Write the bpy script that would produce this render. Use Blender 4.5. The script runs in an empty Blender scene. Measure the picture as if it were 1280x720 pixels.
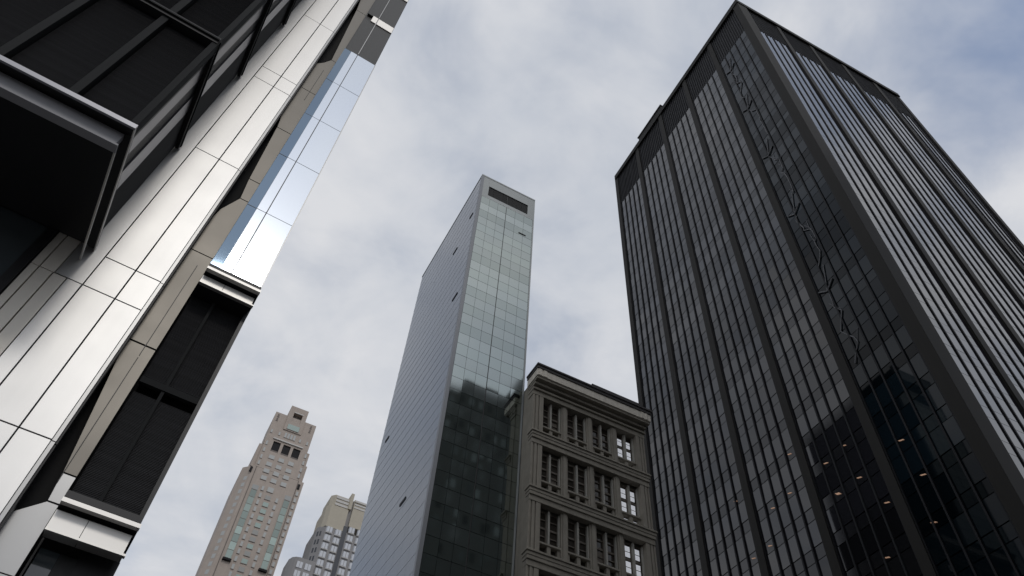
import bpy, math, random
from mathutils import Matrix, Vector
random.seed(7)
R = math.radians
S = bpy.context.scene
COL = S.collection

# ------------------------------------------------------------------ camera
EYE = 1.6
F, PITCH, ROLL = 942.78, R(51.875), R(5.033)
fw = Vector((0, math.cos(PITCH), math.sin(PITCH)))
up0 = Vector((0, -math.sin(PITCH), math.cos(PITCH)))
rt0 = Vector((1, 0, 0))
rt = math.cos(ROLL) * rt0 + math.sin(ROLL) * up0
up = -math.sin(ROLL) * rt0 + math.cos(ROLL) * up0
cd = bpy.data.cameras.new("camera")
cam = bpy.data.objects.new("camera", cd)
COL.objects.link(cam)
cd.sensor_width = 36
cd.lens = F * 36 / 1280
cd.clip_start = .1
cd.clip_end = 20000
m = Matrix((rt, up, -fw)).transposed().to_4x4()
m.translation = (0, 0, EYE)
cam.matrix_world = m
S.camera = cam

# ------------------------------------------------------------------ light
SUN_AZ, SUN_EL = R(155), R(41.5)
sd = Vector((math.sin(SUN_AZ) * math.cos(SUN_EL), math.cos(SUN_AZ) * math.cos(SUN_EL), math.sin(SUN_EL)))
sl = bpy.data.lights.new("sun", 'SUN')
sl.energy = .5
sl.angle = R(11)
sl.color = (1, .955, .89)
so = bpy.data.objects.new("sun", sl)
COL.objects.link(so)
so.rotation_euler = sd.to_track_quat('Z', 'Y').to_euler()
so.location = (0, 0, 300)
S.view_settings.view_transform = 'Standard'
S.view_settings.look = 'None'
S.view_settings.exposure = 0
S.view_settings.gamma = 1

w = bpy.data.worlds.new("World")
S.world = w
w.use_nodes = True
nt = w.node_tree
nt.nodes.clear()


def N(tree, typ, **kw):
    n = tree.nodes.new(typ)
    for k, v in kw.items():
        if isinstance(k, str) and k.startswith('i_'):
            n.inputs[k[2:]].default_value = v
        else:
            setattr(n, k, v)
    return n


def math_node(tree, op, a, b=None, clamp=False):
    n = tree.nodes.new('ShaderNodeMath')
    n.operation = op
    n.use_clamp = clamp
    for i, v in enumerate((a, b)):
        if v is None:
            continue
        if isinstance(v, (int, float)):
            n.inputs[i].default_value = v
        else:
            tree.links.new(v, n.inputs[i])
    return n.outputs[0]


def dirvec(az, el):
    az, el = R(az), R(el)
    return (math.sin(az) * math.cos(el), math.cos(az) * math.cos(el), math.sin(el))


sky = nt.nodes.new('ShaderNodeTexSky')
sky.sky_type = 'NISHITA'
sky.sun_disc = False
sky.sun_elevation = SUN_EL
sky.sun_rotation = SUN_AZ
tc = nt.nodes.new('ShaderNodeTexCoord')
sep = nt.nodes.new('ShaderNodeSeparateXYZ')
nt.links.new(tc.outputs['Generated'], sep.inputs[0])
zc = math_node(nt, 'ADD', math_node(nt, 'MAXIMUM', sep.outputs[2], 0.0), .18)
px = math_node(nt, 'DIVIDE', sep.outputs[0], zc)
py = math_node(nt, 'DIVIDE', sep.outputs[1], zc)
cmb = nt.nodes.new('ShaderNodeCombineXYZ')
nt.links.new(px, cmb.inputs[0])
nt.links.new(py, cmb.inputs[1])
cmb.inputs[2].default_value = 3.7


def noise(scale, detail, rough, dist=0.0, vec=None, off=0.0):
    n = nt.nodes.new('ShaderNodeTexNoise')
    n.inputs['Scale'].default_value = scale
    n.inputs['Detail'].default_value = detail
    n.inputs['Roughness'].default_value = rough
    n.inputs['Distortion'].default_value = dist
    mp = nt.nodes.new('ShaderNodeMapping')
    mp.inputs['Location'].default_value = (off, off * .7, 0)
    nt.links.new(cmb.outputs[0], mp.inputs[0])
    nt.links.new(mp.outputs[0], n.inputs['Vector'])
    return n.outputs['Fac']


n1 = noise(2.3, 6, .52, .5, off=1.3)
n2 = noise(5.5, 5, .55, .35, off=4.1)


def blob(az, el, power):
    d = nt.nodes.new('ShaderNodeVectorMath')
    d.operation = 'DOT_PRODUCT'
    nt.links.new(tc.outputs['Generated'], d.inputs[0])
    d.inputs[1].default_value = dirvec(az, el)
    return math_node(nt, 'POWER', math_node(nt, 'MAXIMUM', d.outputs['Value'], 0.0), power)


# openings in the cloud where the blue shows
thin = math_node(nt, 'MULTIPLY', blob(66, 56, 55), .30)
thin2 = math_node(nt, 'MULTIPLY', blob(-16, 67.7, 400), .10)
thin3 = math_node(nt, 'MULTIPLY', blob(-38, 45, 60), .05)
mix_n = math_node(nt, 'ADD', math_node(nt, 'MULTIPLY', n1, .62), math_node(nt, 'MULTIPLY', n2, .38))
cover = math_node(nt, 'ADD', mix_n, .17)
for t in (thin, thin2, thin3):
    cover = math_node(nt, 'SUBTRACT', cover, t)
ramp = nt.nodes.new('ShaderNodeMapRange')
ramp.interpolation_type = 'SMOOTHSTEP'
ramp.inputs['From Min'].default_value = .27
ramp.inputs['From Max'].default_value = .73
ramp.inputs['To Min'].default_value = 0.12
ramp.inputs['To Max'].default_value = 1.0
nt.links.new(cover, ramp.inputs['Value'])
# cloud brightness
cr = nt.nodes.new('ShaderNodeMix')
cr.data_type = 'RGBA'
cr.inputs[6].default_value = (.46, .505, .585, 1)
cr.inputs[7].default_value = (.70, .71, .74, 1)
cb = nt.nodes.new('ShaderNodeMapRange')
cb.inputs['From Min'].default_value = .36
cb.inputs['From Max'].default_value = .60
n3 = noise(1.5, 7, .55, .6, off=7.7)
nt.links.new(math_node(nt, 'ADD', math_node(nt, 'MULTIPLY', n3, .6), math_node(nt, 'MULTIPLY', n2, .4)), cb.inputs['Value'])
nt.links.new(cb.outputs[0], cr.inputs[0])
# glow of the veiled sun in the cloud layer
glow = math_node(nt, 'ADD', math_node(nt, 'MULTIPLY', blob(155, 47, 40), .3), math_node(nt, 'MULTIPLY', blob(155, 47, 4), .06))
gl = nt.nodes.new('ShaderNodeVectorMath')
gl.operation = 'SCALE'
nt.links.new(cr.outputs[2], gl.inputs[0])
nt.links.new(math_node(nt, 'ADD', glow, 1.0), gl.inputs['Scale'])
bgc = nt.nodes.new('ShaderNodeBackground')
nt.links.new(gl.outputs[0], bgc.inputs[0])
bgc.inputs[1].default_value = 1.0
bgs = nt.nodes.new('ShaderNodeBackground')
nt.links.new(sky.outputs[0], bgs.inputs[0])
bgs.inputs[1].default_value = .15
mx = nt.nodes.new('ShaderNodeMixShader')
nt.links.new(ramp.outputs[0], mx.inputs[0])
nt.links.new(bgs.outputs[0], mx.inputs[1])
nt.links.new(bgc.outputs[0], mx.inputs[2])
wo = nt.nodes.new('ShaderNodeOutputWorld')
nt.links.new(mx.outputs[0], wo.inputs[0])


# ------------------------------------------------------------------ materials
def mat(name, col, rough=.6, metal=0.0, ior=1.5, var=0.0, vscale=.6, bump=0.0, bscale=3.0, streak=0.0, rvar=0.0, emit=None, estr=0.0, tint=None, per_piece=0.0, iorv=0.0):
    mt = bpy.data.materials.new(name)
    mt.use_nodes = True
    t = mt.node_tree
    b = t.nodes['Principled BSDF']
    b.inputs['Roughness'].default_value = rough
    b.inputs['Metallic'].default_value = metal
    b.inputs['IOR'].default_value = ior
    b.inputs['Base Color'].default_value = (*col, 1)
    if emit:
        b.inputs['Emission Color'].default_value = (*emit, 1)
        b.inputs['Emission Strength'].default_value = estr
    tcn = t.nodes.new('ShaderNodeTexCoord')
    if iorv:
        g = t.nodes.new('ShaderNodeNewGeometry')
        t.links.new(math_node(t, 'ADD', math_node(t, 'MULTIPLY', math_node(t, 'SUBTRACT', g.outputs['Random Per Island'], .5), iorv), ior), b.inputs['IOR'])
    if var or streak or per_piece:
        fac = None
        if var:
            n = t.nodes.new('ShaderNodeTexNoise')
            n.inputs['Scale'].default_value = vscale
            n.inputs['Detail'].default_value = 6
            n.inputs['Roughness'].default_value = .62
            t.links.new(tcn.outputs['Object'], n.inputs['Vector'])
            fac = math_node(t, 'MULTIPLY', math_node(t, 'SUBTRACT', n.outputs['Fac'], .5), 2 * var)
        if streak:
            mp = t.nodes.new('ShaderNodeMapping')
            mp.inputs['Scale'].default_value = (1.6, 1.6, .07)
            t.links.new(tcn.outputs['Object'], mp.inputs[0])
            n = t.nodes.new('ShaderNodeTexNoise')
            n.inputs['Scale'].default_value = 2.2
            n.inputs['Detail'].default_value = 4
            t.links.new(mp.outputs[0], n.inputs['Vector'])
            f2 = math_node(t, 'MULTIPLY', math_node(t, 'SUBTRACT', n.outputs['Fac'], .5), 2 * streak)
            fac = f2 if fac is None else math_node(t, 'ADD', fac, f2)
        if per_piece:
            g = t.nodes.new('ShaderNodeNewGeometry')
            f3 = math_node(t, 'MULTIPLY', math_node(t, 'SUBTRACT', g.outputs['Random Per Island'], .5), 2 * per_piece)
            fac = f3 if fac is None else math_node(t, 'ADD', fac, f3)
        sc = t.nodes.new('ShaderNodeVectorMath')
        sc.operation = 'SCALE'
        sc.inputs[0].default_value = col
        t.links.new(math_node(t, 'ADD', fac, 1.0), sc.inputs['Scale'])
        t.links.new(sc.outputs[0], b.inputs['Base Color'])
    if rvar:
        n = t.nodes.new('ShaderNodeTexNoise')
        n.inputs['Scale'].default_value = .9
        n.inputs['Detail'].default_value = 5
        t.links.new(tcn.outputs['Object'], n.inputs['Vector'])
        v = math_node(t, 'ADD', math_node(t, 'MULTIPLY', math_node(t, 'SUBTRACT', n.outputs['Fac'], .5), 2 * rvar), rough, clamp=True)
        t.links.new(v, b.inputs['Roughness'])
    if bump:
        n = t.nodes.new('ShaderNodeTexNoise')
        n.inputs['Scale'].default_value = bscale
        n.inputs['Detail'].default_value = 3
        t.links.new(tcn.outputs['Object'], n.inputs['Vector'])
        bn = t.nodes.new('ShaderNodeBump')
        bn.inputs['Strength'].default_value = 1.0
        bn.inputs['Distance'].default_value = bump
        t.links.new(n.outputs['Fac'], bn.inputs['Height'])
        t.links.new(bn.outputs[0], b.inputs['Normal'])
    return mt


M = {}
M['steel'] = mat('satin_steel', (.63, .625, .615), .46, 1.0, var=.02, rvar=.03, streak=.05, per_piece=.05)
M['stone_strip'] = mat('warm_metal', (.15, .14, .125), .42, .85, var=.06, rvar=.05, per_piece=.05)
M['beige'] = mat('beige_metal', (.80, .76, .69), .60, .5, var=.04, per_piece=.05)
M['trim'] = mat('grey_trim', (.34, .34, .34), .38, .85, var=.06)
M['ledge'] = mat('ledge_metal', (.68, .665, .64), .50, 1.0, var=.03, per_piece=.04)
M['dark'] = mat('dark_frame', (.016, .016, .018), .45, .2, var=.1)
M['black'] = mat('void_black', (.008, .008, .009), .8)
M['slat'] = mat('louvre_black', (.034, .034, .037), .6, 0, 1.25, per_piece=.15)
M['mull'] = mat('mullion_grey', (.017, .018, .019), .7, 0, 1.25)
M['mirror'] = mat('coated_glass', (.72, .77, .83), .12, 1.0)
M['blueglass'] = mat('blue_glass', (.16, .22, .29), .05, 1.0)
M['panelgrey'] = mat('charcoal_panel', (.020, .021, .023), .5, .0, per_piece=.1)
M['lowglass'] = mat('low_window_glass', (.06, .072, .080), .06, 0, 1.7)
M['fascia'] = mat('grey_fascia', (.30, .30, .32), .5, 0)
M['rim'] = mat('rim_metal', (.30, .30, .32), .4, 1.0)
M['lattice'] = mat('mirrored_lattice_grey', (.13, .13, .135), .6)
M['rbright'] = mat('bright_face_glass', (.014, .014, .02), .04, 0, 2.6, per_piece=.4, iorv=.4)  # right face's copy of the glass, made more reflective to look lighter
M['sideband'] = mat('side_streak', (.17, .17, .19), .3, 1.0)
M['bronze'] = mat('dark_bronze', (.020, .0182, .0155), .7, 0, 1.3, var=.12, vscale=.2, streak=.1)
M['fin'] = mat('black_fin', (.009, .009, .011), .6, 0, 1.3)
M['rglass'] = mat('grey_tinted_glass', (.010, .0103, .0125), .03, 0, 1.56, per_piece=.6, iorv=.17)
M['rspan'] = mat('grey_spandrel_glass', (.012, .0125, .015), .12, 0, 1.52, per_piece=.3, iorv=.1)
M['tglass'] = mat('dark_reflection_glass', (.004, .008, .011), .03, 0, 1.28, per_piece=.6, iorv=.13)  # corner bay's glass, a mirrored building's darkness put into its colour
M['cglass'] = mat('green_grey_glass', (.325, .362, .345), .045, 1.0, per_piece=.10)
M['cspan'] = mat('green_grey_spandrel', (.35, .385, .37), .08, 1.0, per_piece=.08)
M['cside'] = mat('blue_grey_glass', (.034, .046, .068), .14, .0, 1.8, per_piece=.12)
M['crail'] = mat('pale_rail', (.15, .16, .18), .4, .3)
M['crown'] = mat('grey_crown_panel', (.30, .32, .32), .45, .2, var=.06, per_piece=.05)
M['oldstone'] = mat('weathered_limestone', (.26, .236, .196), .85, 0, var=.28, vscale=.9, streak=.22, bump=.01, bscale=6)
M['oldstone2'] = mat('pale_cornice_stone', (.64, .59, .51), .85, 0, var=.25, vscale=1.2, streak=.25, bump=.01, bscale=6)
M['oldroof'] = mat('dark_coping', (.06, .055, .055), .8, var=.2)
M['oldglass'] = mat('old_window_glass', (.035, .029, .023), .08, 0, 1.45)
M['oldframe'] = mat('brown_sash', (.12, .10, .08), .6, var=.2)
M['oldmull'] = mat('stone_mullion', (.36, .345, .305), .8, var=.15)
M['blind'] = mat('glowing_blind', (.72, .72, .74), .7, emit=(.9, .93, 1.0), estr=.32)  # white blind with a glow added to brighten it in the shade
M['pink'] = mat('pinkish_brick', (.46, .395, .345), .9, 0, var=.16, vscale=.35, streak=.10)
M['pinkdk'] = mat('shadowed_joint', (.19, .165, .15), .9)  # darker brick for joints and sills, shade put into the colour
M['greenwin'] = mat('pale_green_glass', (.33, .42, .39), .5, .0, 1.5, per_piece=.35)
M['palewin'] = mat('pale_window', (.46, .47, .46), .6, .0, 1.4, per_piece=.35)
M['dullwin'] = mat('dull_window', (.36, .36, .345), .6, 0, 1.4, per_piece=.2)
M['palestone'] = mat('pale_band', (.62, .60, .57), .8)
M['cream'] = mat('cream_panel', (.50, .455, .37), .8, var=.08, vscale=.5, streak=.06)
M['greycl'] = mat('grey_cladding', (.27, .262, .262), .6, .1, var=.08)
M['t2dk'] = mat('dark_recess_glass', (.05, .055, .065), .2, 0, 1.5)
M['t2win'] = mat('white_bay_window', (.60, .62, .66), .5, .0, 1.5, per_piece=.25)
M['asphalt'] = mat('asphalt', (.05, .05, .052), .9, var=.2, vscale=2)
M['paving'] = mat('paving', (.26, .25, .24), .85, var=.15, vscale=1)
M['paint'] = mat('road_paint', (.75, .75, .72), .7)
M['warmlamp'] = mat('lamp_warm', (.8, .5, .3), .5, emit=(1, .56, .38), estr=.11)
M['refwall'] = mat('dark_brick', (.12, .125, .12), .9, var=.2, vscale=.3)
M['refwin'] = mat('dim_window', (.20, .22, .22), .2, per_piece=.7)


# ------------------------------------------------------------------ mesh helpers
class Frame:
    def __init__(s, ang, ox, oy):
        s.a, s.ox, s.oy = R(ang), ox, oy
        s.loc = (ox * math.cos(s.a) - oy * math.sin(s.a), ox * math.sin(s.a) + oy * math.cos(s.a), 0)


class MB:
    """collects shapes written in a building's own (across, away, up) axes"""
    def __init__(s, fr):
        s.fr = fr
        s.v, s.f, s.mi, s.ms = [], [], [], []

    def _m(s, m):
        if m not in s.ms:
            s.ms.append(m)
        return s.ms.index(m)

    def box(s, x0, x1, y0, y1, z0, z1, m):
        if x0 > x1: x0, x1 = x1, x0
        if y0 > y1: y0, y1 = y1, y0
        if z0 > z1: z0, z1 = z1, z0
        n = len(s.v)
        for z in (z0, z1):
            s.v += [(x0, y0, z), (x1, y0, z), (x1, y1, z), (x0, y1, z)]
        i = s._m(m)
        for q in ((0, 3, 2, 1), (4, 5, 6, 7), (0, 1, 5, 4), (1, 2, 6, 5), (2, 3, 7, 6), (3, 0, 4, 7)):
            s.f.append(tuple(n + k for k in q))
            s.mi.append(i)
        return s

    def prism_xz(s, pts, y0, y1, m):
        """outline in (across, up), thickness y0..y1"""
        n = len(s.v)
        k = len(pts)
        s.v += [(p[0], y0, p[1]) for p in pts] + [(p[0], y1, p[1]) for p in pts]
        i = s._m(m)
        s.f.append(tuple(range(n, n + k)))
        s.f.append(tuple(reversed(range(n + k, n + 2 * k))))
        for j in range(k):
            s.f.append((n + j, n + k + j, n + k + (j + 1) % k, n + (j + 1) % k))
        s.mi += [i] * (k + 2)
        return s

    def prism_xy(s, pts, z0, z1, m):
        n = len(s.v)
        k = len(pts)
        s.v += [(p[0], p[1], z0) for p in pts] + [(p[0], p[1], z1) for p in pts]
        i = s._m(m)
        s.f.append(tuple(reversed(range(n, n + k))))
        s.f.append(tuple(range(n + k, n + 2 * k)))
        for j in range(k):
            s.f.append((n + j, n + (j + 1) % k, n + k + (j + 1) % k, n + k + j))
        s.mi += [i] * (k + 2)
        return s

    def quad(s, a, b, c, d, m):
        n = len(s.v)
        s.v += [a, b, c, d]
        s.f.append((n, n + 1, n + 2, n + 3))
        s.mi.append(s._m(m))
        return s

    def pane_x(s, x0, x1, y, z0, z1, m, tilt=0.0, th=.04):
        """a glass pane facing -away, set a touch out of true like real panes"""
        a, b = random.gauss(0, tilt), random.gauss(0, tilt)
        w_, h_ = (x1 - x0) / 2, (z1 - z0) / 2
        o = lambda sx, sz: y + sx * w_ * a + sz * h_ * b
        return s._pane([(x0, o(-1, -1), z0), (x1, o(1, -1), z0), (x1, o(1, 1), z1), (x0, o(-1, 1), z1)], (0, th, 0), m)

    def pane_y(s, x, y0, y1, z0, z1, m, tilt=0.0, th=.04):
        """a pane facing -across"""
        a, b = random.gauss(0, tilt), random.gauss(0, tilt)
        w_, h_ = (y1 - y0) / 2, (z1 - z0) / 2
        o = lambda sy, sz: x + sy * w_ * a + sz * h_ * b
        return s._pane([(o(1, -1), y1, z0), (o(-1, -1), y0, z0), (o(-1, 1), y0, z1), (o(1, 1), y1, z1)], (th, 0, 0), m)

    def _pane(s, q, d, m):
        n = len(s.v)
        s.v += q + [(p[0] + d[0], p[1] + d[1], p[2] + d[2]) for p in q]
        i = s._m(m)
        for f in ((0, 1, 2, 3), (7, 6, 5, 4), (0, 4, 5, 1), (1, 5, 6, 2), (2, 6, 7, 3), (3, 7, 4, 0)):
            s.f.append(tuple(n + k for k in f))
            s.mi.append(i)
        return s

    def tube(s, p, q, r, m, n=6):
        p, q = Vector(p), Vector(q)
        d = (q - p).normalized()
        u = d.orthogonal().normalized()
        v = d.cross(u)
        k = len(s.v)
        for c in (p, q):
            for j in range(n):
                a = 2 * math.pi * j / n
                s.v.append(tuple(c + r * (math.cos(a) * u + math.sin(a) * v)))
        i = s._m(m)
        for j in range(n):
            s.f.append((k + j, k + (j + 1) % n, k + n + (j + 1) % n, k + n + j))
            s.mi.append(i)
        s.f += [tuple(reversed(range(k, k + n))), tuple(range(k + n, k + 2 * n))]
        s.mi += [i, i]
        return s

    def build(s, name, parent, label=None, bevel=0.0):
        me = bpy.data.meshes.new(name)
        ox, oy = s.fr.ox, s.fr.oy
        me.from_pydata([(a - ox, b - oy, c) for a, b, c in s.v], [], s.f)
        for m_ in s.ms:
            me.materials.append(M[m_])
        me.polygons.foreach_set('material_index', s.mi)
        me.update()
        o = bpy.data.objects.new(name, me)
        COL.objects.link(o)
        if parent:
            o.parent = parent
        else:
            o.location = s.fr.loc
            o.rotation_euler = (0, 0, s.fr.a)
        if label:
            o['label'] = label
        if bevel:
            b = o.modifiers.new('bevel', 'BEVEL')
            b.width = bevel
            b.segments = 2
            b.limit_method = 'ANGLE'
        return o


def thing(name, fr, label, cat, group=None):
    o = bpy.data.objects.new(name, None)
    COL.objects.link(o)
    o.location = fr.loc
    o.rotation_euler = (0, 0, fr.a)
    o['label'] = label
    o['category'] = cat
    if group:
        o['group'] = group
    return o


# ------------------------------------------------------------------ ground
fr0 = Frame(24, 0, 0)
g = MB(fr0).quad((-2500, -2500, -.02), (2500, -2500, -.02), (2500, 2500, -.02), (-2500, 2500, -.02), 'asphalt').build('ground', None)
g['kind'] = 'structure'
g = MB(fr0).box(-60, 1.5, -4, 11.5, -.2, .13, 'paving').build('pavement', None)
g['kind'] = 'structure'
g = MB(fr0).box(22, 200, 24.5, 120, -.2, .13, 'paving').build('pavement', None)
g['kind'] = 'structure'
mk = MB(fr0)
for i in range(30):
    mk.box(-60 + i * 9, -57 + i * 9, -9.1, -8.95, -.01, .004, 'paint')
g = mk.build('road_markings', None)
g['kind'] = 'structure'


# ------------------------------------------------------------------ left tower (metal clad)
def left_tower():
    U = 12.0
    fr = Frame(28.0, -3.0, 12.0)
    T = thing('metal_clad_tower', fr, 'silver metal clad tower close by on the left, with black louvred bays and stepped ledges', 'tower')
    X = lambda s_, d=1.0: s_ * U * 1.0
    Z = lambda z: EYE + z * U
    TOP = 3.9

    def B(x0, x1, d0, d1, z0, z1, m, mb=None):
        mb = mb or MB(fr)
        return mb.box(x0 * U, x1 * U, d0 * U, d1 * U, Z(z0), Z(z1), m)
    # dark core behind everything
    c = MB(fr)
    c.box(-2.6 * U, .008 * U, 1.09 * U, 3.4 * U, 0, Z(TOP + .02), 'dark')
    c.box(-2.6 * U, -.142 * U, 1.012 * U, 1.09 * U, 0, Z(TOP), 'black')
    c.build('core_wall', T)
    # pier panels
    rows = [.02, .25, .595, .631, .900, .975, 1.362, 1.734, 1.798, 2.187, 2.52, 2.59, 2.98, 3.36, 3.43, 3.85]
    rows = [-.12] + rows
    G = .0008
    cols = [(-.138, -.180), (-.180, -.231)]
    for (xa, xb) in cols:
        for z0, z1 in zip(rows, rows[1:]):
            if abs(z1 - .631) < 1e-6: continue
            if abs(z0 - .595) < 1e-6: continue
            if abs(z1 - .595) < 1e-6: z1 = .631
            B(xb + G, xa - G * (xa != -.138), 1.0, 1.010, z0 + G, z1 - G, 'steel').build('cladding_panel', T, bevel=.006)
    B(-.273, -.231 - G, 1.0, 1.010, .9 + G, 3.85, 'steel').build('cladding_panel', T)
    for z0, z1 in ((.9 + G, .975 - G),):
        pass
    for z0, z1 in ((.25, .631), (.631, .9), (-.12, .25)):
        z0 += G
        z1 -= G
        B(-.254, -.231 - G, 1.0, 1.010, z0, z1, 'steel').build('cladding_panel', T, bevel=.006)
        for xa, xb in ((-.2555, -.2745), (-.2765, -.2955), (-.2975, -.309)):
            B(xb, xa, 1.001, 1.010, z0, z1, 'beige').build('cladding_panel', T, 'narrow beige cladding panel', bevel=.004)
    for z0, z1 in ((.90, .985),):
        for xa, xb in ((-.2745, -.2955), (-.2975, -.309)):
            B(xb, xa, 1.001, 1.010, z0 + G, z1, 'beige').build('cladding_panel', T, 'narrow beige cladding panel', bevel=.004)
    # lower-left window beside the pier, under the projecting bay
    wm = MB(fr)
    B(-.9, -.325, 1.004, 1.010, .0, .985, 'lowglass', wm)
    wn = wm.build('window', T)
    B(-.325, -.311, .996, 1.010, .0, .985, 'dark').build('frame', wn)
    # pier corner trim with shadow groove
    tr = MB(fr)
    for z0, z1 in zip([-.12, .25, .631, .975, 1.362, 1.734, 2.187, 2.59, 2.98, 3.43], [.25, .631, .975, 1.362, 1.734, 2.187, 2.59, 2.98, 3.43, 3.85]):
        B(-.1375, -.1325, 1.002, 1.02, z0 + G, z1 - G, 'trim', tr)
        B(-.1325, -.1300, 1.008, 1.02, z0 + G, z1 - G, 'dark', tr)
    tr.build('corner_trim', T)
    # set-back strip with tapering slots beside the pier
    D2 = 1.03

    def plate(pts, lab=None, m='stone_strip'):
        return MB(fr).prism_xz([(p[0] * D2 * U, EYE + p[1] * D2 * U) for p in pts], D2 * U, (D2 + .006) * U, m).build('recess_panel', T, lab, bevel=.004)
    xr = -.0865
    sg = .0012
    plate([(-.131, .0), (xr, .0), (xr, .45), (-.131, .45)], m='trim')
    plate([(-.131, .45 + sg), (xr, .45 + sg), (xr, .549), (-.101, .549), (-.131, .520)], m='trim')
    plate([(-.101, .551), (xr, .551), (xr, .592), (-.104, .592)], m='trim')
    for za, zb_ in ((.595, .835), (.840, 1.079), (1.803, 2.0)):
        B(-.1065, -.1055, 1.0285, 1.030, za, zb_, 'dark').build('joint', T)
    plate([(-.104, .594), (xr, .594), (xr, .836), (-.1315, .836)])
    plate([(-.131, .839), (xr, .839), (xr, 1.08), (-.131, 1.08)])
    plate([(-.131, 1.082), (xr, 1.082), (xr, 1.276), (-.104, 1.276), (-.123, 1.22), (-.131, 1.16)])
    plate([(-.104, 1.278), (xr, 1.278), (xr, 1.349), (-.110, 1.349)])
    plate([(-.110, 1.351), (xr, 1.351), (xr, 1.578), (-.121, 1.578)])
    plate([(-.121, 1.580), (xr, 1.580), (xr, 1.80), (-.131, 1.80), (-.131, 1.66), (-.124, 1.61)])
    plate([(-.131, 1.802), (xr, 1.802), (xr, 2.02), (-.100, 2.02), (-.112, 1.985), (-.131, 1.95)])
    plate([(-.100, 2.022), (xr + .004, 2.022), (xr + .004, 2.42), (-.118, 2.42)])
    plate([(-.118, 2.422), (xr + .004, 2.422), (xr + .004, 2.70), (-.131, 2.70), (-.131, 2.54), (-.124, 2.50)])
    plate([(-.131, 2.702), (xr, 2.702), (xr, 3.8), (-.131, 3.8)])
    # back of the slots
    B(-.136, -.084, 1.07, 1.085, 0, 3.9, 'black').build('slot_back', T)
    # ---------------- bay with mirror glass and louvres
    bj = [1.066, 1.272, 1.488, 1.699, 1.912, 2.135]
    for z0, z1 in zip(bj, bj[1:]):
        o = MB(fr)
        zs = z0 + (z1 - z0) * .62
        a_ = .0008
        for xa, xb in ((-.0665, -.0475), (-.0455, .0095)):
            o.pane_x(xa * U, xb * U, 1.0 * U, Z(z0 + a_), Z(z1 - a_), 'mirror', .0012)
        o.box(-.0475 * U, -.0455 * U, 1.0 * U, 1.008 * U, Z(z0), Z(z1), 'dark')
        o.box(-.0865 * U, .0095 * U, 1.0005 * U, 1.008 * U, Z(z0 - a_), Z(z0 + a_), 'dark')
        o.build('bay_window', T)
        MB(fr).pane_x(-.0865 * U, -.067 * U, 1.0008 * U, Z(z0 + a_), Z(z1 - a_), 'blueglass', .001).build('blue_glass_strip', T)
    B(.0097, .0118, .999, 1.01, 1.066, 2.135, 'trim').build('edge_trim', T)
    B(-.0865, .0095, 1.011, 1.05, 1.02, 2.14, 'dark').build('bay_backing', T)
    # upper charcoal panels with light band
    for z0, z1 in ((2.139, 2.402), (2.455, 2.72), (2.775, 3.04), (3.09, 3.36), (3.41, 3.7)):
        o = MB(fr)
        for xa, xb in ((-.083, -.047), (-.045, .0095)):
            o.box(xa * U, xb * U, 1.003 * U, 1.01 * U, Z(z0), Z(z1), 'panelgrey')
        o.build('charcoal_panel', T)
        B(-.047, -.045, .9985, 1.01, z0, z1 + .05, 'trim').build('mullion', T)
    for z0 in (2.402, 2.72, 3.04, 3.36):
        o = MB(fr)
        B(-.064, -.0475, 1.0, 1.01, z0 + .003, z0 + .050, 'ledge', o)
        B(-.0445, .0095, 1.0, 1.01, z0 + .003, z0 + .050, 'ledge', o)
        o.build('spandrel_band', T)
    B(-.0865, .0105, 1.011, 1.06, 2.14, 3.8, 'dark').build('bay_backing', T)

    # ledge under the glass
    def ledge(z, xr_, scale):
        e = MB(fr)
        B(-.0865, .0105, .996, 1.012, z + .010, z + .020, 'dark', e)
        e2 = e.build('ledge', T)
        B(-.0865, .0135, .990, .999, z, z + .006, 'ledge').build('rim', e2)
        B(-.0865, .0130, .999, 1.012, z + .001, z + .009, 'dark').build('groove', e2)
        o = MB(fr)
        for xa, xb in ((-.0865, -.0465), (-.0457, .0095)):
            B(xa, xb, 1.006, 1.03, z - .006 - .018 * scale, z - .004, 'ledge', o)
        B(-.0865, .0135, 1.0045, 1.012, z - .006 - .018 * scale - .003, z - .006 - .018 * scale, 'ledge', o)
        o.build('fascia', e2)
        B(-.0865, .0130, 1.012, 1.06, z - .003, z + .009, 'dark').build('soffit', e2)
    ledge(1.044, 0, .85)
    ledge(.551, 0, 1.35)

    # louvre bay under the ledge
    def louvre(x0, x1, d, z0, z1, step=.0024):
        o = MB(fr)
        z = z0
        while z < z1:
            zz = min(z + step * .88, z1)
            n = len(o.v)
            x_0, x_1 = x0 * U, x1 * U
            a, b = d * U, (d + .0008) * U
            o._pane([(x_0, a, Z(z)), (x_1, a, Z(z)), (x_1, b, Z(zz)), (x_0, b, Z(zz))], (0, .03, 0), 'slat')
            z += step
        return o.build('louvre', T)
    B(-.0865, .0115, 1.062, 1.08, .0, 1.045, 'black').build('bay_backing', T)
    for z0, z1 in ((.566, .786), (.806, 1.020)):
        for xa, xb in ((-.0865, -.0505), (-.0455, .006)):
            louvre(xa, xb, 1.045, z0, z1)
    B(-.0505, -.0455, 1.038, 1.055, .566, 1.022, 'mull').build('mullion', T)
    B(-.0865, .008, 1.036, 1.044, .800, .812, 'mull').build('rail', T)
    B(.006, .0125, 1.03, 1.06, .566, 1.03, 'dark').build('edge_trim', T)
    # window below second ledge
    B(-.0865, -.084, 1.05, 1.06, .0, .53, 'dark').build('frame', T)
    MB(fr).pane_x(-.082 * U, -.058 * U, 1.052 * U, Z(0), Z(.518), 'lowglass', 0).build('window', T)
    MB(fr).pane_x(-.0575 * U, -.036 * U, 1.052 * U, Z(0), Z(.518), 'panelgrey', 0).build('window', T)
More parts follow.
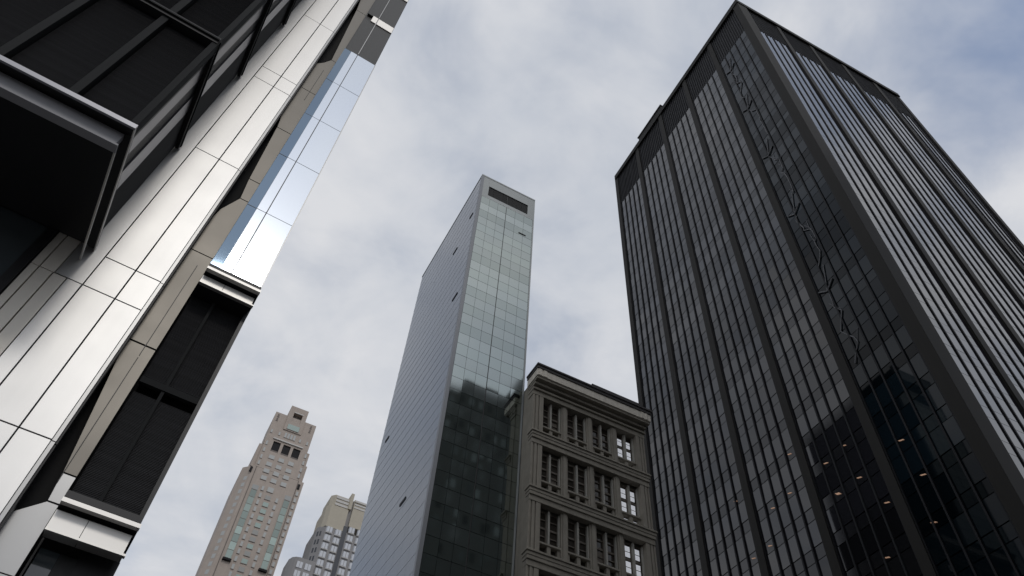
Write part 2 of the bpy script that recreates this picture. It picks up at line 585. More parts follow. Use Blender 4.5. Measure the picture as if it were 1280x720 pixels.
    B(-.036, .012, 1.048, 1.06, 0, .53, 'dark').build('charcoal_panel', T)
    # ---------------- big projecting louvred bay, upper left
    d0 = .735
    bx = -.249
    body = MB(fr)
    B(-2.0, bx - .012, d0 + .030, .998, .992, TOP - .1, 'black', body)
    body.build('projecting_bay_body', T)
    # soffit parts
    sf = MB(fr)
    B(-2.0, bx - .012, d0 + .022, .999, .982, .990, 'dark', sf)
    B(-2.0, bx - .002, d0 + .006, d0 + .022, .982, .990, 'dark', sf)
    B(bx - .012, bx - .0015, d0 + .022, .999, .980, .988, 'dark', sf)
    soff = sf.build('soffit', T)
    rm = MB(fr)
    B(-2.0, bx, d0, d0 + .004, .974, .984, 'rim', rm)
    B(bx - .0015, bx, d0 + .004, .999, .974, .980, 'ledge', rm)
    rm.build('rim', soff)
    ib = MB(fr)
    B(-2.0, -.2610, .757, .768, .949, .978, 'fascia', ib)
    B(-2.0, -.2565, .755, .770, .945, .949, 'fascia', ib)
    B(-.2590, -.2565, .770, .999, .945, .949, 'ledge', ib)
    ib.build('inner_fascia', soff)
    # rings at each floor
    lv = [.985, 1.335, 1.70, 2.06, 2.42, 2.80, 3.2, 3.6]
    for z in lv[1:]:
        o = MB(fr)
        B(-2.0, bx - .006, d0 + .006, d0 + .03, z - .012, z + .010, 'dark', o)
        B(-2.0, bx - .006, d0 + .002, d0 + .006, z - .004, z + .001, 'mull', o)
        B(bx - .010, bx - .003, d0 + .03, .995, z - .014, z + .010, 'dark', o)
        B(bx - .003, bx - .001, d0 + .006, .995, z - .004, z + .001, 'mull', o)
        o.build('ledge', T)
    mc = [-2.0, -.96, -.858, -.757, -.655, -.553, -.4515, -.3485, bx - .006]
    for z0, z1 in zip(lv, lv[1:]):
        for xa, xb in zip(mc[3:], mc[4:]):
            louvre(xa + .008, xb - .008 if xb < -.26 else xb - .012, d0 + .022, z0 + .014, z1 - .016, .0024)
    for x in mc[3:-1]:
        B(x - .006, x + .006, d0 + .010, d0 + .03, .99, 3.6, 'mull').build('mullion', T)
    B(bx - .014, bx - .004, d0 + .008, d0 + .03, .99, 3.6, 'mull').build('mullion', T)
    # side of the bay: reflected streaks put in as grey and black bands
    for da, db, m_, off in ((.766, .786, 'dark', .009), (.786, .822, 'sideband', .010), (.822, .860, 'dark', .012), (.860, .900, 'sideband', .010), (.900, .999, 'dark', .013)):
        o = MB(fr)
        for z0, z1 in zip(lv, lv[1:]):
            B(bx - off - .008, bx - off, da, db, z0 + .011, z1 - .015, m_, o)
        o.build('side_panel', T)


left_tower()


# ------------------------------------------------------------------ right dark office block
def right_tower():
    k = .775
    fr = Frame(22.883, 53.7, 26.1)
    T = thing('dark_office_block', fr, 'black and bronze office tower filling the right side, with tall column bays and louvred top', 'tower')
    s0, d0, W, Dp, H = 53.7, 26.1, 41.3, 44.9, 155 + EYE
    zb = 183.6 * k + EYE
    b = MB(fr)
    b.box(s0 + .3, s0 + W - .3, d0 + .3, d0 + Dp, 0, H - 1.2, 'fin')
    b.build('core_wall', T)
    FH = 3.99
    z_lo = 6.0
    # columns positions along the left face
    lc = [26.25] + [35.25, 44.05, 52.95, 62.05, 70.75]
    n_f = int((zb - z_lo) / FH)
    base = zb - n_f * FH
    cw = 1.05
    # ---- left face
    for i in range(5):
        a = lc[i] + (.95 if i == 0 else cw / 2)
        c = lc[i + 1] - cw / 2
        pw = (c - a) / 5
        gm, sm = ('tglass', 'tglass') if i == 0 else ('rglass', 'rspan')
        for j in range(5):
            o = MB(fr)
            y0, y1 = a + j * pw, a + (j + 1) * pw
            for q in range(n_f):
                z = base + q * FH
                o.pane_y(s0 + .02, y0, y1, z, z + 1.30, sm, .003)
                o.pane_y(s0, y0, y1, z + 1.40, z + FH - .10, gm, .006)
            o.build('window_strip', T)
            if j:
                MB(fr).box(s0 - .17, s0 + .1, y0 - .09, y0 + .09, 3, zb, 'fin').build('mullion', T)
        for yy in (a + .07, c - .07):
            MB(fr).box(s0 - .15, s0 + .1, yy - .07, yy + .07, 3, zb, 'fin').build('mullion', T)
        # louvre panel on top
        o = MB(fr)
        o.box(s0 + .05, s0 + .3, a, c, zb, H - 1.6, 'fin')
        for j in range(15):
            yy = a + (j + .5) * (c - a) / 15
            o.box(s0 - .12, s0 + .05, yy - .05, yy + .05, zb, H - 1.6, 'slat')
        o.build('louvre_band', T)
    for y in lc[1:]:
        MB(fr).box(s0 - .28, s0 + .2, y - cw / 2, y + cw / 2, 0, H - .5, 'bronze').build('column', T)
    # ---- right face (across)
    rc = [s0 + 1.2] + [63.35 + 8.26 * i for i in range(4)] + [s0 + W - .4]
    for i in range(5):
        a = rc[i] + (.95 if i == 0 else cw / 2)
        c = rc[i + 1] - cw / 2
        pw = (c - a) / 4
        for j in range(4):
            o = MB(fr)
            x0, x1 = a + j * pw, a + (j + 1) * pw
            for q in range(n_f):
                z = base + q * FH
                o.pane_x(x0, x1, d0, z, z + 1.33, 'rbright', .002)
                o.pane_x(x0, x1, d0, z + 1.38, z + FH - .04, 'rbright', .003)
            o.build('window_strip', T)
            if j:
                MB(fr).box(x0 - .10, x0 + .10, d0 - .11, d0 + .1, 3, zb, 'fin').build('mullion', T)
        o = MB(fr)
        o.box(a, c, d0 + .05, d0 + .3, zb, H - 1.6, 'fin')
        for j in range(13):
            xx = a + (j + .5) * (c - a) / 13
            o.box(xx - .05, xx + .05, d0 - .12, d0 + .05, zb, H - 1.6, 'slat')
        o.build('louvre_band', T)
    for x in rc[1:]:
        MB(fr).box(x - cw / 2, x + cw / 2, d0 - .25, d0 + .2, 0, H - .5, 'bronze').build('column', T)
    # corner column
    MB(fr).box(s0 - .35, s0 + 1.9, d0 - .35, d0 + 1.05, 0, H - .5, 'bronze').build('corner_column', T, bevel=.05)
    # parapet
    p = MB(fr)
    p.box(s0 - .5, s0 + W, d0 - .5, d0 + .4, H - 1.55, H, 'bronze')
    p.box(s0 - .5, s0 + .4, d0 + .4, d0 + Dp, H - 1.55, H, 'bronze')
    p.build('parapet', T)
    pm = MB(fr)
    pm.box(s0 + .9, s0 + 8, 53.2, 62.2, H - 1.3, H + 5.2, 'bronze')
    pm.box(s0 + .7, s0 + 8.2, 53.0, 62.4, H + 5.2, H + 5.5, 'oldroof')
    pm.build('penthouse', T)
    # reflection of a lattice, built as thin tubes before the first bay's glass
    br = MB(fr)
    zz = 176 * k + EYE
    random.seed(3)
    while zz > 85 * k:
        y0 = 44.4 * k + random.uniform(-.2, .2)
        g_ = 21.0 * k
        br.tube((s0 - .1, y0, zz), (s0 - .1, y0 - 1.1, zz - .9), .10, 'lattice')
        br.tube((s0 - .1, y0 - 1.1, zz - .9), (s0 - .1, y0 - 2.3, zz + .2), .10, 'lattice')
        br.tube((s0 - .1, y0 - 1.1, zz - .9), (s0 - .1, y0 - 2.0, zz + 3.2), .07, 'lattice')
        u = zz - 1.5
        yy = y0 - 1.2
        while u > zz - g_ + 4:
            n_y = yy + random.uniform(-.9, .9) * (1 if random.random() < .8 else .2)
            n_y = max(y0 - 2.4, min(y0 - .1, n_y))
            n_u = u - random.uniform(.5, 1.4)
            br.tube((s0 - .1, yy, u), (s0 - .1, n_y, n_u), random.uniform(.05, .09), 'lattice')
            if random.random() < .5:
                br.tube((s0 - .1, n_y, n_u + .3), (s0 - .1, n_y + random.uniform(-.7, .7), n_u + random.uniform(1, 2.2)), .03, 'lattice')
            yy, u = n_y, n_u
        zz -= g_
    br.build('mirrored_lattice', T)
    # lit ceiling lamps seen through the lower glass
    for (y, z) in [(41.6, 56.0), (42.3, 61.5), (50.0, 66.3), (49.5, 60.9), (53.3, 61.0), (47.2, 55.8), (49.8, 50.1), (42.8, 50.5), (53.5, 65.9), (53.15, 60.8), (58.8, 71.2), (64.3, 65.6), (71.1, 71), (60.7, 65.8), (66.5, 60.9), (70.0, 60.9)]:
        y *= k
        z = z * k + EYE
        o = MB(fr).box(s0 - .04, s0 + .02, y - .26, y + .26, z - .08, z + .08, 'warmlamp')
        for i in range(len(o.v)):
            v = o.v[i]
            o.v[i] = (v[0], v[1] + (v[2] - z) * .8, v[2] + (v[1] - y) * .35)
        o.build('ceiling_light', T)


right_tower()


# ------------------------------------------------------------------ slender glass tower
def centre_tower():
    k = .517
    fr = Frame(24.30, 15.95, 48.0)
    T = thing('glass_tower', fr, 'slender pale green glass tower in the middle with one dark slot near its top', 'tower')
    s0, d0, W, Dp, H = 15.95, 48.0, 8.0, 19.75, 170.1 * k + EYE
    b = MB(fr)
    b.box(s0 + .1, s0 + W - .1, d0 + .1, d0 + Dp, 0, H - .3, 'black')
    b.build('core_wall', T)
    step = 1.55
    zt = 160.2 * k + EYE
    n = int((zt - 3) / step)
    z00 = zt - n * step
    xs = [s0 + .35, s0 + 2.15, s0 + 3.93, s0 + 5.85, s0 + W - .2]
    xs = [s0 + .35 + i * (3.58 / 3) for i in range(4)] + [s0 + 3.99 + i * ((W - .2 - 3.99) / 3) for i in range(4)]
    xs = xs[:4] + xs[4:]
    cols = list(zip(xs[:3], xs[1:4])) + list(zip(xs[4:7], xs[5:8]))
    for (a, c) in cols:
        o = MB(fr)
        for q in range(n):
            z = z00 + q * step
            o.pane_x(a + .012, c - .012, d0, z + .02, z + step - .02, 'cglass' if q % 2 else 'cspan', .0030)
        o.build('window_strip', T)
    MB(fr).box(xs[3] + .0, xs[4] - .0, d0 + .02, d0 + .1, 0, H - 2.4, 'dark').build('joint', T)
    cr_ = MB(fr)
    cr_.box(s0 + .32, s0 + 1.18, d0 - .01, d0 + .3, zt, H - .25, 'crown')
    cr_.box(s0 + 6.98, s0 + W - .18, d0 - .01, d0 + .3, zt, H - .25, 'crown')
    cr_.box(s0 + 1.185, s0 + 6.975, d0 - .01, d0 + .3, H - 2.15, H - .25, 'crown')
    cr_.box(s0 + 1.185, s0 + 6.975, d0 - .01, d0 + .3, zt, 161.6 * k + EYE, 'crown')
    cr_.build('crown', T)
    lo = MB(fr)
    lo.box(s0 + 1.19, s0 + 6.97, d0 + .25, d0 + .35, 161.6 * k + EYE, H - 2.15, 'fin')
    for i in range(9):
        x = s0 + 1.3 + i * .69
        lo.box(x - .03, x + .03, d0 + .1, d0 + .25, 161.6 * k + EYE, H - 2.15, 'dark')
    for i in range(5):
        z = 161.6 * k + EYE + i * .48
        lo.box(s0 + 1.19, s0 + 6.97, d0 + .13, d0 + .2, z, z + .05, 'mull')
    lo.build('louvre_slot', T)
    co = MB(fr)
    co.box(s0 - .04, s0 + W, d0 - .05, d0 + .4, H - .25, H, 'crown')
    co.box(s0 - .04, s0 + .4, d0 + .4, d0 + Dp, H - .25, H, 'crown')
    co.build('coping', T)
    e = MB(fr)
    e.box(s0 - .03, s0 + .33, d0 - .03, d0 + .33, 0, H - .26, 'crail')
    e.build('corner_strip', T)
    MB(fr).box(s0 + W - .19, s0 + W, d0 - .02, d0 + .3, 0, H - .26, 'crown').build('edge_trim', T)
    # left side: horizontal bands of glass
    nS = int((H - .4 - 3) / step)
    zb_ = H - .4 - nS * step
    yb = [d0 + .34 + i * (Dp - .4) / 10 for i in range(11)]
    for a, c in zip(yb, yb[1:]):
        o = MB(fr)
        for q in range(nS):
            z = zb_ + q * step
            o.pane_y(s0, a, c - .02, z + .035, z + step, 'cside', .0006)
        o.build('window_strip', T)
    for q in range(nS):
        z = zb_ + q * step
        MB(fr).box(s0 - .008, s0 + .05, d0 + .34, d0 + Dp, z, z + .036, 'crail').build('rail', T)
    for a, c, z in ((49.2, 50.1, 80.1), (53.0, 54.2, 77.2), (49.7, 51.0, 64.5), (65.0, 66.0, 55.3), (53.9, 55.2, 40.2)):
        MB(fr).box(s0 - .06, s0 + .05, a, c, z + EYE - .28, z + EYE, 'fin').build('vent', T)
    MB(fr).box(21.9, 22.9, d0 - .05, d0 + .05, 78.45 + EYE, 78.62 + EYE, 'fin').build('vent', T)


centre_tower()


# ------------------------------------------------------------------ old stone building
def old_building():
    k = .9
    fr = Frame(23.888, 23.5, 45.9)
    T = thing('stone_office_building', fr, 'old soot-stained stone building with heavy cornice, between the glass tower and the black tower', 'building')
    Y = 45.9
    K = lambda v: v * k
    Zk = lambda z: EYE + z * k
    xl, xr = K(26.15), K(39.9)
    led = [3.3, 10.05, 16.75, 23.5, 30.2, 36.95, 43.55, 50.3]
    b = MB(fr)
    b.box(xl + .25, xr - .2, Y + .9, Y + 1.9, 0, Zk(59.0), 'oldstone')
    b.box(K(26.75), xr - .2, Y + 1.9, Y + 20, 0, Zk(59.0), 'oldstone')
    b.build('wall', T)
    # corner pilasters, fluted
    for x0, x1, ff in ((K(26.12), K(27.33), 1), (K(38.78), K(39.85), -1)):
        o = MB(fr)
        o.box(x0, x1, Y + .12, Y + .9, 0, Zk(56.6), 'oldstone')
        wd = x1 - x0
        for a_, c_ in ((0.0, .16), (.27, .50), (.60, 1.0)):
            if ff < 0:
                a_, c_ = 1 - c_, 1 - a_
            o.box(x0 + a_ * wd, x0 + c_ * wd, Y, Y + .12, 0, Zk(56.4), 'oldstone')
        o.build('pilaster', T, bevel=.02)
    # left return wall
    o = MB(fr)
    o.box(xl + .02, xl + .25, Y + .9, Y + 2.05, 0, Zk(57.5), 'oldstone')
    o.build('side_wall', T)
    # bays
    px_ = [27.35 + 3.06 * i for i in range(5)]
    for i in range(1, 4):
        a = K(px_[i] - .76)
        c = K(px_[i] - .02)
        o = MB(fr)
        o.box(a, c, Y + .28, Y + .9, 0, Zk(56.2), 'oldstone')
        o.box(a + .15, c - .15, Y + .18, Y + .28, 0, Zk(56.0), 'oldstone')
        o.build('pier', T, bevel=.02)
    for li, z in enumerate(led):
        # string course, spandrel, sill
        o = MB(fr)
        o.box(K(26.0), K(39.95), Y - .26, Y + .6, Zk(z - .45), Zk(z - .12), 'oldstone')
        o.box(K(25.9), K(40.0), Y - .38, Y + .6, Zk(z - .12), Zk(z + .08), 'oldstone')
        o.box(K(26.05), K(39.9), Y - .2, Y + .6, Zk(z - .8), Zk(z - .45), 'oldstone')
        o.box(K(26.1), K(39.87), Y - .06, Y + .6, Zk(z - 1.35), Zk(z - .8), 'oldstone')
        o.build('string_course', T, bevel=.03)
        for i in range(4):
            a, c = K(px_[i]), K(px_[i] + 2.30)
            if i == 3:
                c = K(38.78)
            mid = (a + c) / 2
            mw = .085
            o = MB(fr)
            o.box(a, c, Y + .38, Y + .9, Zk(z + 1.38), Zk(z + 1.58), 'oldstone')
            o.box(a - .05, c + .05, Y + .30, Y + .38, Zk(z + 1.42), Zk(z + 1.60), 'oldstone')
            o.box(a, a + .22, Y + .45, Y + .9, Zk(z + .08), Zk(z + 1.38), 'oldstone')
            o.box(c - .22, c, Y + .45, Y + .9, Zk(z + .08), Zk(z + 1.38), 'oldstone')
            o.box(mid - .16, mid + .16, Y + .40, Y + .9, Zk(z + .08), Zk(z + 1.38), 'oldstone')
            o.box(a, c, Y + .45, Y + .9, Zk(z + .08), Zk(z + .72), 'oldstone')
            o.build('spandrel', T)
            bright = (i == 3 and li >= 4)
            for p, q in ((a + .22, mid - .16), (mid + .16, c - .22)):
                o = MB(fr)
                o.box(p, q, Y + .80, Y + .86, Zk(z + .72), Zk(z + 1.38), 'oldglass')
                if bright:
                    o.box(p + .03, q - .03, Y + .74, Y + .78, Zk(z + .88), Zk(z + 1.2), 'blind')
                o.build('basement_light' if False else 'transom_window', T)
            wz0, wz1 = z + 1.60, z + 5.10
            o = MB(fr)
            o.box(a, c, Y + .84, Y + .88, Zk(wz0), Zk(wz1), 'oldglass')
            wobj = o.build('window', T)
            fo = MB(fr)
            for p, q in ((a, mid - mw), (mid + mw, c)):
                fo.box(p, p + .09, Y + .72, Y + .83, Zk(wz0), Zk(wz1), 'oldframe')
                fo.box(q - .09, q, Y + .72, Y + .83, Zk(wz0), Zk(wz1), 'oldframe')
                zm = (wz0 + wz1) / 2
                for zz in (wz0 + .05, zm, wz1 - .09, (wz0 + zm) / 2 + .05, (wz1 + zm) / 2):
                    th = .09 if zz in (zm,) else .045
                    fo.box(p + .09, q - .09, Y + .74, Y + .82, Zk(zz) - th, Zk(zz) + th, 'oldframe')
            fo.build('sash', wobj)
            MB(fr).box(mid - mw, mid + mw, Y + .45, Y + .835, Zk(wz0), Zk(wz1), 'oldmull').build('mullion', wobj)
            MB(fr).box(c - .0 - .12, c + .0, Y + .5, Y + .715, Zk(wz0), Zk(wz1), 'oldmull').build('jamb', wobj)
            if bright:
                for p, q in ((a + .2, mid - mw - .16), (mid + mw + .14, c - .3)):
                    for u0, u1 in ((.10, .24), (.27, .42), (.56, .70), (.73, .88)):
                        if li == 7 and u1 > .8:
                            u1 = .80
                        MB(fr).box(p, q, Y + .715 - .02, Y + .735, Zk(wz0 + (wz1 - wz0) * u0), Zk(wz0 + (wz1 - wz0) * u1), 'blind').build('blind', wobj)
            elif random.random() < .5:
                p, q = (a + .1, mid - mw - .1) if random.random() < .5 else (mid + mw + .1, c - .2)
                MB(fr).box(p, q, Y + .832, Y + .838, Zk(wz0 + .2), Zk(wz0 + random.uniform(.8, 1.5)), 'oldframe').build('blind', wobj)
    # entablature
    e = MB(fr)
    e.box(K(26.05), K(39.9), Y - .02, Y + .95, Zk(55.45), Zk(56.5), 'oldstone')
    e.box(K(26.0), K(39.95), Y - .22, Y + .95, Zk(56.0), Zk(56.25), 'oldstone')
    e.build('frieze', T)
    o = MB(fr)
    o.box(K(26.0), K(39.95), Y - .45, Y + .9, Zk(56.5), Zk(56.82), 'oldstone')
    o.build('bed_moulding', T, bevel=.04)
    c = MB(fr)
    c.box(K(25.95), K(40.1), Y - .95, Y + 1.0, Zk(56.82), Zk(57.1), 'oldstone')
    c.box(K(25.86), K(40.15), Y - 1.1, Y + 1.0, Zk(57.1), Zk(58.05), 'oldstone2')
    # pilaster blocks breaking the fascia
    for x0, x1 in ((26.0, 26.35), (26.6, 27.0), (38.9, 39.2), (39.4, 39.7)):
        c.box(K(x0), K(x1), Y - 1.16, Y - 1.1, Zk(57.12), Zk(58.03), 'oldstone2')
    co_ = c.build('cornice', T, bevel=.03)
    d = MB(fr)
    d.box(K(25.80), K(40.2), Y - 1.22, Y + 1.0, Zk(58.05), Zk(58.4), 'oldroof')
    d.box(K(25.72), K(40.25), Y - 1.34, Y + 1.0, Zk(58.4), Zk(58.62), 'oldroof')
    d.build('gutter', co_)
    MB(fr).box(K(33.6), K(40.1), Y + .2, Y + 6, Zk(59), Zk(60.9), 'oldroof').build('roof_parapet', T)


old_building()


# ------------------------------------------------------------------ pink brick tower far away
def pink_tower():
    k = 1.2
    D = 224.0
    fr = Frame(24, 8 * k, D * k)
    T = thing('brick_skyscraper', fr, 'distant pinkish brick skyscraper with stepped crown and two long green glass strips', 'skyscraper')
    Zk = lambda z: EYE + z * k

    def bx(mb, x0, x1, y0, y1, z0, z1, m_):
        mb.box(x0 * k, x1 * k, (D + y0) * k, (D + y1) * k, Zk(z0), Zk(z1), m_)
    b = MB(fr)
    # main shaft with a canted left corner
    b.prism_xy([(10.9 * k, D * k), (28.6 * k, D * k), (28.6 * k, (D + 22) * k), (7.9 * k, (D + 22) * k), (7.9 * k, (D + 3.2) * k)], 0, Zk(158), 'pink')
    bx(b, 11.3, 27.4, .35, 18, 158, 170.2, 'pink')
    b.build('shaft', T)
    u = MB(fr)
    # upper block built round the three tall openings
    bx(u, 9.9, 11.3, .6, 16, 158, 167.6, 'pink')
    bx(u, 27.4, 28.0, .6, 16, 158, 165.0, 'pink')
    ops = [(14.15, 16.75), (17.75, 20.4), (21.35, 24.0)]
    bx(u, 11.2, ops[0][0], -.05, .5, 158.0, 182.4, 'pink')
    bx(u, ops[2][1], 26.4, -.05, .5, 158.0, 182.4, 'pink')
    for a, c in ((ops[0][1], ops[1][0]), (ops[1][1], ops[2][0])):
        bx(u, a, c, -.05, .5, 165.6, 170.0, 'pink')
    bx(u, ops[0][0], ops[2][1], -.05, .5, 158.0, 165.6, 'pink')
    bx(u, ops[0][0], ops[2][1], -.05, .5, 170.0, 182.4, 'pink')
    bx(u, 11.2, 26.4, .5, 14, 170.2, 182.4, 'pink')
    u.build('upper_block', T)
    c = MB(fr)
    bx(c, 15.6, 17.3, -.4, 6, 176, 187.2, 'pink')
    bx(c, 20.55, 22.1, -.4, 6, 176, 187.2, 'pink')
    bx(c, 17.3, 20.55, -.4, 6, 184.4, 187.2, 'pink')
    bx(c, 17.3, 20.55, -.4, 6, 176.0, 180.3, 'pink')
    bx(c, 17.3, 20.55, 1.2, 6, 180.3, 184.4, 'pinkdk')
    bx(c, 17.2, 20.7, -.55, -.4, 184.4, 184.75, 'palestone')
    c.build('crown', T)
    for a, c_ in ops:
        o = MB(fr)
        bx(o, a, c_, .34, .345, 165.6, 170.0, 'fin')
        bx(o, a, c_, .05, .1, 165.6, 166.3, 'pinkdk')
        o.build('opening', T)
    o = MB(fr)
    bx(o, 13.6, 24.4, -.5, -.05, 170.75, 171.25, 'palestone')
    o.build('pale_ledge', T)

    def win(x0, x1, z0, z1, m_='palewin', y=-.1, name='window'):
        o_ = MB(fr)
        bx(o_, x0, x1, y - .02, y + .04, z0, z1, m_)
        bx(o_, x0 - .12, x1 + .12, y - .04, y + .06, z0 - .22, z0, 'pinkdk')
        return o_.build(name, T)
    win(16.7, 20.95, 176.6, 178.8, 'greenwin', -.5)
    for i in range(4):
        win(16.85 + i * 1.07, 17.55 + i * 1.07, 172.9, 175.0, 'palewin', -.12)
    for x in (12.15, 15.0, 22.6, 25.3):
        win(x - .3, x + .3, 173.0, 174.4)
    for x in (12.6, 24.9):
        for z in (179.2, 181.0):
            win(x - .45, x + .1, z - .6, z + .6, 'pinkdk')
    for z in (168.4, 165.4, 162.4, 159.8):
        for x in (12.05, 26.2):
            win(x - .32, x + .32, z - .8, z + .8)
    # central grid
    for z in (163.4, 160.4, 157.6, 154.7):
        for x in (15.4, 18.8, 22.3):
            win(x - .95, x + .95, z - .75, z + .75)
    win(17.9, 19.9, 150.2, 152.0)
    for z in [148.0, 145.4, 142.8, 140.2, 137.6, 135.0, 132.5, 130.0, 127.5, 124.9, 122.2, 119.6, 114.3]:
        win(18.1, 19.9, z - .75, z + .75, 'greenwin' if z not in (148.0, 135.0, 132.5, 127.5, 122.2) else 'dullwin')
    for z in [148.1, 145.4, 142.75, 140.1, 137.7, 135.2, 132.5, 129.7, 127.1, 124.7, 122, 119.4, 116.8]:
        win(21.55, 22.35, z - .8, z + .8)
    for z in [150.8, 148.1, 145.4, 142.75, 140.1, 137.7, 135.2, 132.5, 130, 127.5, 124.9, 122.3, 119.8, 116.0]:
        win(15.95, 16.7, z - .8, z + .8)
    for x0 in (13.0, 24.2):
        o = MB(fr)
        for i in range(9):
            z = 124.3 + i * 2.77
            bx(o, x0, x0 + 1.85, -.30, .05, z, z + 2.6, 'greenwin')
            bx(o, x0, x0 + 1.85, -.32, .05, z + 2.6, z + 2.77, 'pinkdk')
        bx(o, x0 - .1, x0 + 2.0, -.05, .05, 149.5, 151.2, 'palewin')
        o.build('green_glass_strip', T)
        o = MB(fr)
        bx(o, x0 - .5, x0 + 2.15, -.9, .05, 123.3, 123.9, 'fin')
        o.build('ledge', T)
    z = 153.0
    while z > 112:
        win(27.15, 27.9, z - .75, z + .75)
        z -= 2.62
    # windows on the canted corner
    z = 153.0
    while z > 108:
        o = MB(fr)
        p = Vector((9.9 * k, (D + 1.05) * k, Zk(z)))
        t = Vector((-3.0, 3.2, 0)).normalized()
        n_ = Vector((-3.2, -3.0, 0)).normalized()
        q = []
        for sx, sz in ((-1, -1), (1, -1), (1, 1), (-1, 1)):
            q.append(tuple(p + t * sx * -.75 + Vector((0, 0, sz * .9)) + n_ * .03))
        o._pane(q, tuple(-n_ * .1), 'palewin')
        o.build('window', T)
        z -= 2.62
    for x, z in ((10.45, 156.2), (27.3, 155.7)):
        o = MB(fr)
        bx(o, x - .4, x + .4, -.25, .2, z - 1.0, z + 1.0, 'fin')
        o.build('vent', T)
    # vertical shadow lines on the shaft, put in as dark strips
    for x in (11.9, 26.7):
        o = MB(fr)
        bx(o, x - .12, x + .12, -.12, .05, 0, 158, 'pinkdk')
        o.build('joint', T)


pink_tower()


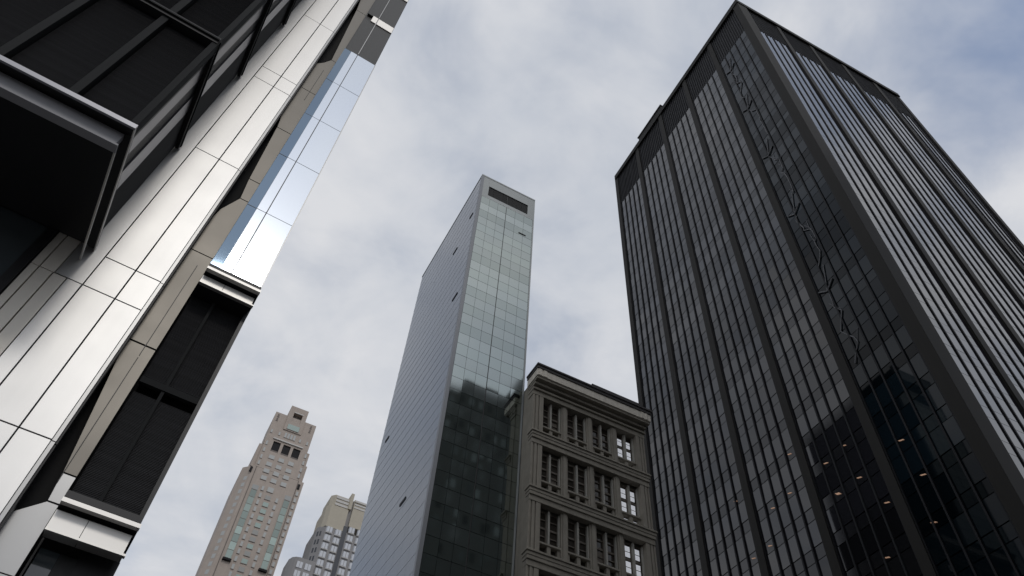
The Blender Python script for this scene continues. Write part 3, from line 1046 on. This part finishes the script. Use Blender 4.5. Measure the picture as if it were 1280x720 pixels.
# ------------------------------------------------------------------ cream-topped residential tower
def cream_tower():
    k = 1.1
    D = 216.0
    fr = Frame(24, 36 * k, D * k)
    T = thing('apartment_tower', fr, 'distant cream-topped apartment tower with rows of white bay windows, beside the glass tower', 'apartment tower')
    Zk = lambda z: EYE + z * k

    def bx(mb, x0, x1, y0, y1, z0, z1, m_):
        mb.box(x0 * k, x1 * k, (D + y0) * k, (D + y1) * k, Zk(z0), Zk(z1), m_)
    b = MB(fr)
    b.prism_xy([(38.6 * k, D * k), (52 * k, D * k), (52 * k, (D + 14) * k), (36.4 * k, (D + 14) * k), (36.4 * k, (D + 2.4) * k)], 0, Zk(140.0), 'greycl')
    b.build('shaft', T)
    b = MB(fr)
    b.prism_xy([(38.4 * k, (D - .1) * k), (44.3 * k, (D - .1) * k), (44.3 * k, (D + 12) * k), (37.3 * k, (D + 12) * k), (37.3 * k, (D + 1.6) * k)], Zk(140), Zk(148), 'cream')
    bx(b, 45.6, 52, -.1, 10, 142.4, 150.8, 'cream')
    bx(b, 44.3, 45.6, .9, 10, 140, 152.6, 'greycl')
    b.build('cream_crown', T)
    b = MB(fr)
    b.prism_xy([(39.0 * k, (D + .3) * k), (44.0 * k, (D + .3) * k), (44.0 * k, (D + 10) * k), (37.8 * k, (D + 10) * k), (37.8 * k, (D + 1.7) * k)], Zk(148), Zk(152.4), 'cream')
    for i in range(3):
        bx(b, 39.4, 43.8, .1, .25, 148.6 + i * 1.3, 149.4 + i * 1.3, 'palestone')
        bx(b, 45.8, 51, -.25, -.12, 149.4 + i * 1.2, 150.0 + i * 1.2, 'palestone')
    bx(b, 44.0, 45.0, -.2, 6, 148.5, 154.6, 'cream')
    bx(b, 45.6, 52, .2, 8, 150.8, 152.8, 'cream')
    b.build('roof_screen', T)
    o = MB(fr)
    bx(o, 44.1, 45.5, -.15, .06, 60, 142, 't2dk')
    o.build('dark_recess', T)
    for i in range(1, 22):
        z = 139.0 - 2.94 * (i - 1)
        for x, dz in ((39.9, 0), (42.85, -.1), (46.95, 2.2), (49.9, 2.2)):
            o = MB(fr)
            zz = z + dz
            o.prism_xy([((x - 1.05) * k, (D) * k), ((x - .8) * k, (D - .55) * k), ((x + .8) * k, (D - .55) * k), ((x + 1.05) * k, D * k)], Zk(zz - 1.05), Zk(zz + .85), 't2win')
            bx(o, x - .06, x + .06, -.60, -.55, zz - 1.05, zz + .85, 'greycl')
            bx(o, x - 1.05, x + 1.05, -.5, 0, zz - 1.3, zz - 1.06, 'palestone')
            o.build('bay_window', T)
    for x in (37.6, 36.9):
        o = MB(fr)
        for i in range(20):
            z = 137.5 - 2.94 * i
            y = (38.6 - x) / 2.2 * 2.4
            p = Vector((x * k, (D + y) * k, Zk(z)))
            t = Vector((-2.2, 2.4, 0)).normalized()
            n_ = Vector((-2.4, -2.2, 0)).normalized()
            q = [tuple(p + t * sx * -.33 + Vector((0, 0, sz * .95)) + n_ * .03) for sx, sz in ((-1, -1), (1, -1), (1, 1), (-1, 1))]
            o._pane(q, tuple(-n_ * .1), 't2dk')
        o.build('corner_window_column', T)
    # lower wing
    b = MB(fr)
    b.prism_xy([(33.4 * k, (D - .8) * k), (38.5 * k, (D - .8) * k), (38.5 * k, (D + 8) * k), (30.8 * k, (D + 8) * k), (30.8 * k, (D + 2.2) * k), (31.4 * k, (D + .4) * k), (32.3 * k, (D - .4) * k)], 0, Zk(126.6), 'greycl')
    b.build('lower_wing', T)
    for i in range(12):
        for x in (33.9, 36.5):
            o = MB(fr)
            bx(o, x - .9, x + .9, -.95, -.75, 123.2 - i * 2.94, 125.2 - i * 2.94, 't2win')
            bx(o, x - .05, x + .05, -1.0, -.95, 123.2 - i * 2.94, 125.2 - i * 2.94, 'greycl')
            o.build('bay_window', T)


cream_tower()


# ------------------------------------------------------------------ the block across the street, seen mirrored in the glass tower
def mirrored_block():
    fr = Frame(24.3, 25, -12)
    T = thing('brick_tower_block', fr, 'dark brick tower block across the street, seen mirrored in the lower glass tower', 'building')
    b = MB(fr)
    b.box(22, 39.3, -40, -10, 0, 109 + EYE, 'refwall')
    b.box(39.3, 53.5, -40, -10, 0, 111.5 + EYE, 'refwall')
    b.box(53.5, 66, -40, -9, 0, 122 + EYE, 'refwall')
    b.build('wall', T)
    for i in range(22):
        o = MB(fr)
        x = 23.2 + i * 1.98
        y = -9.95 if x < 52.8 else -8.95
        h = 107 if x < 39 else 109 if x < 52.8 else 120
        z = 8
        while z < h:
            if random.random() < .85:
                o.box(x - .5, x + .5, y - .1, y, z, z + 1.9, 'refwin')
            z += 3.4
        o.build('window_column', T)


mirrored_block()
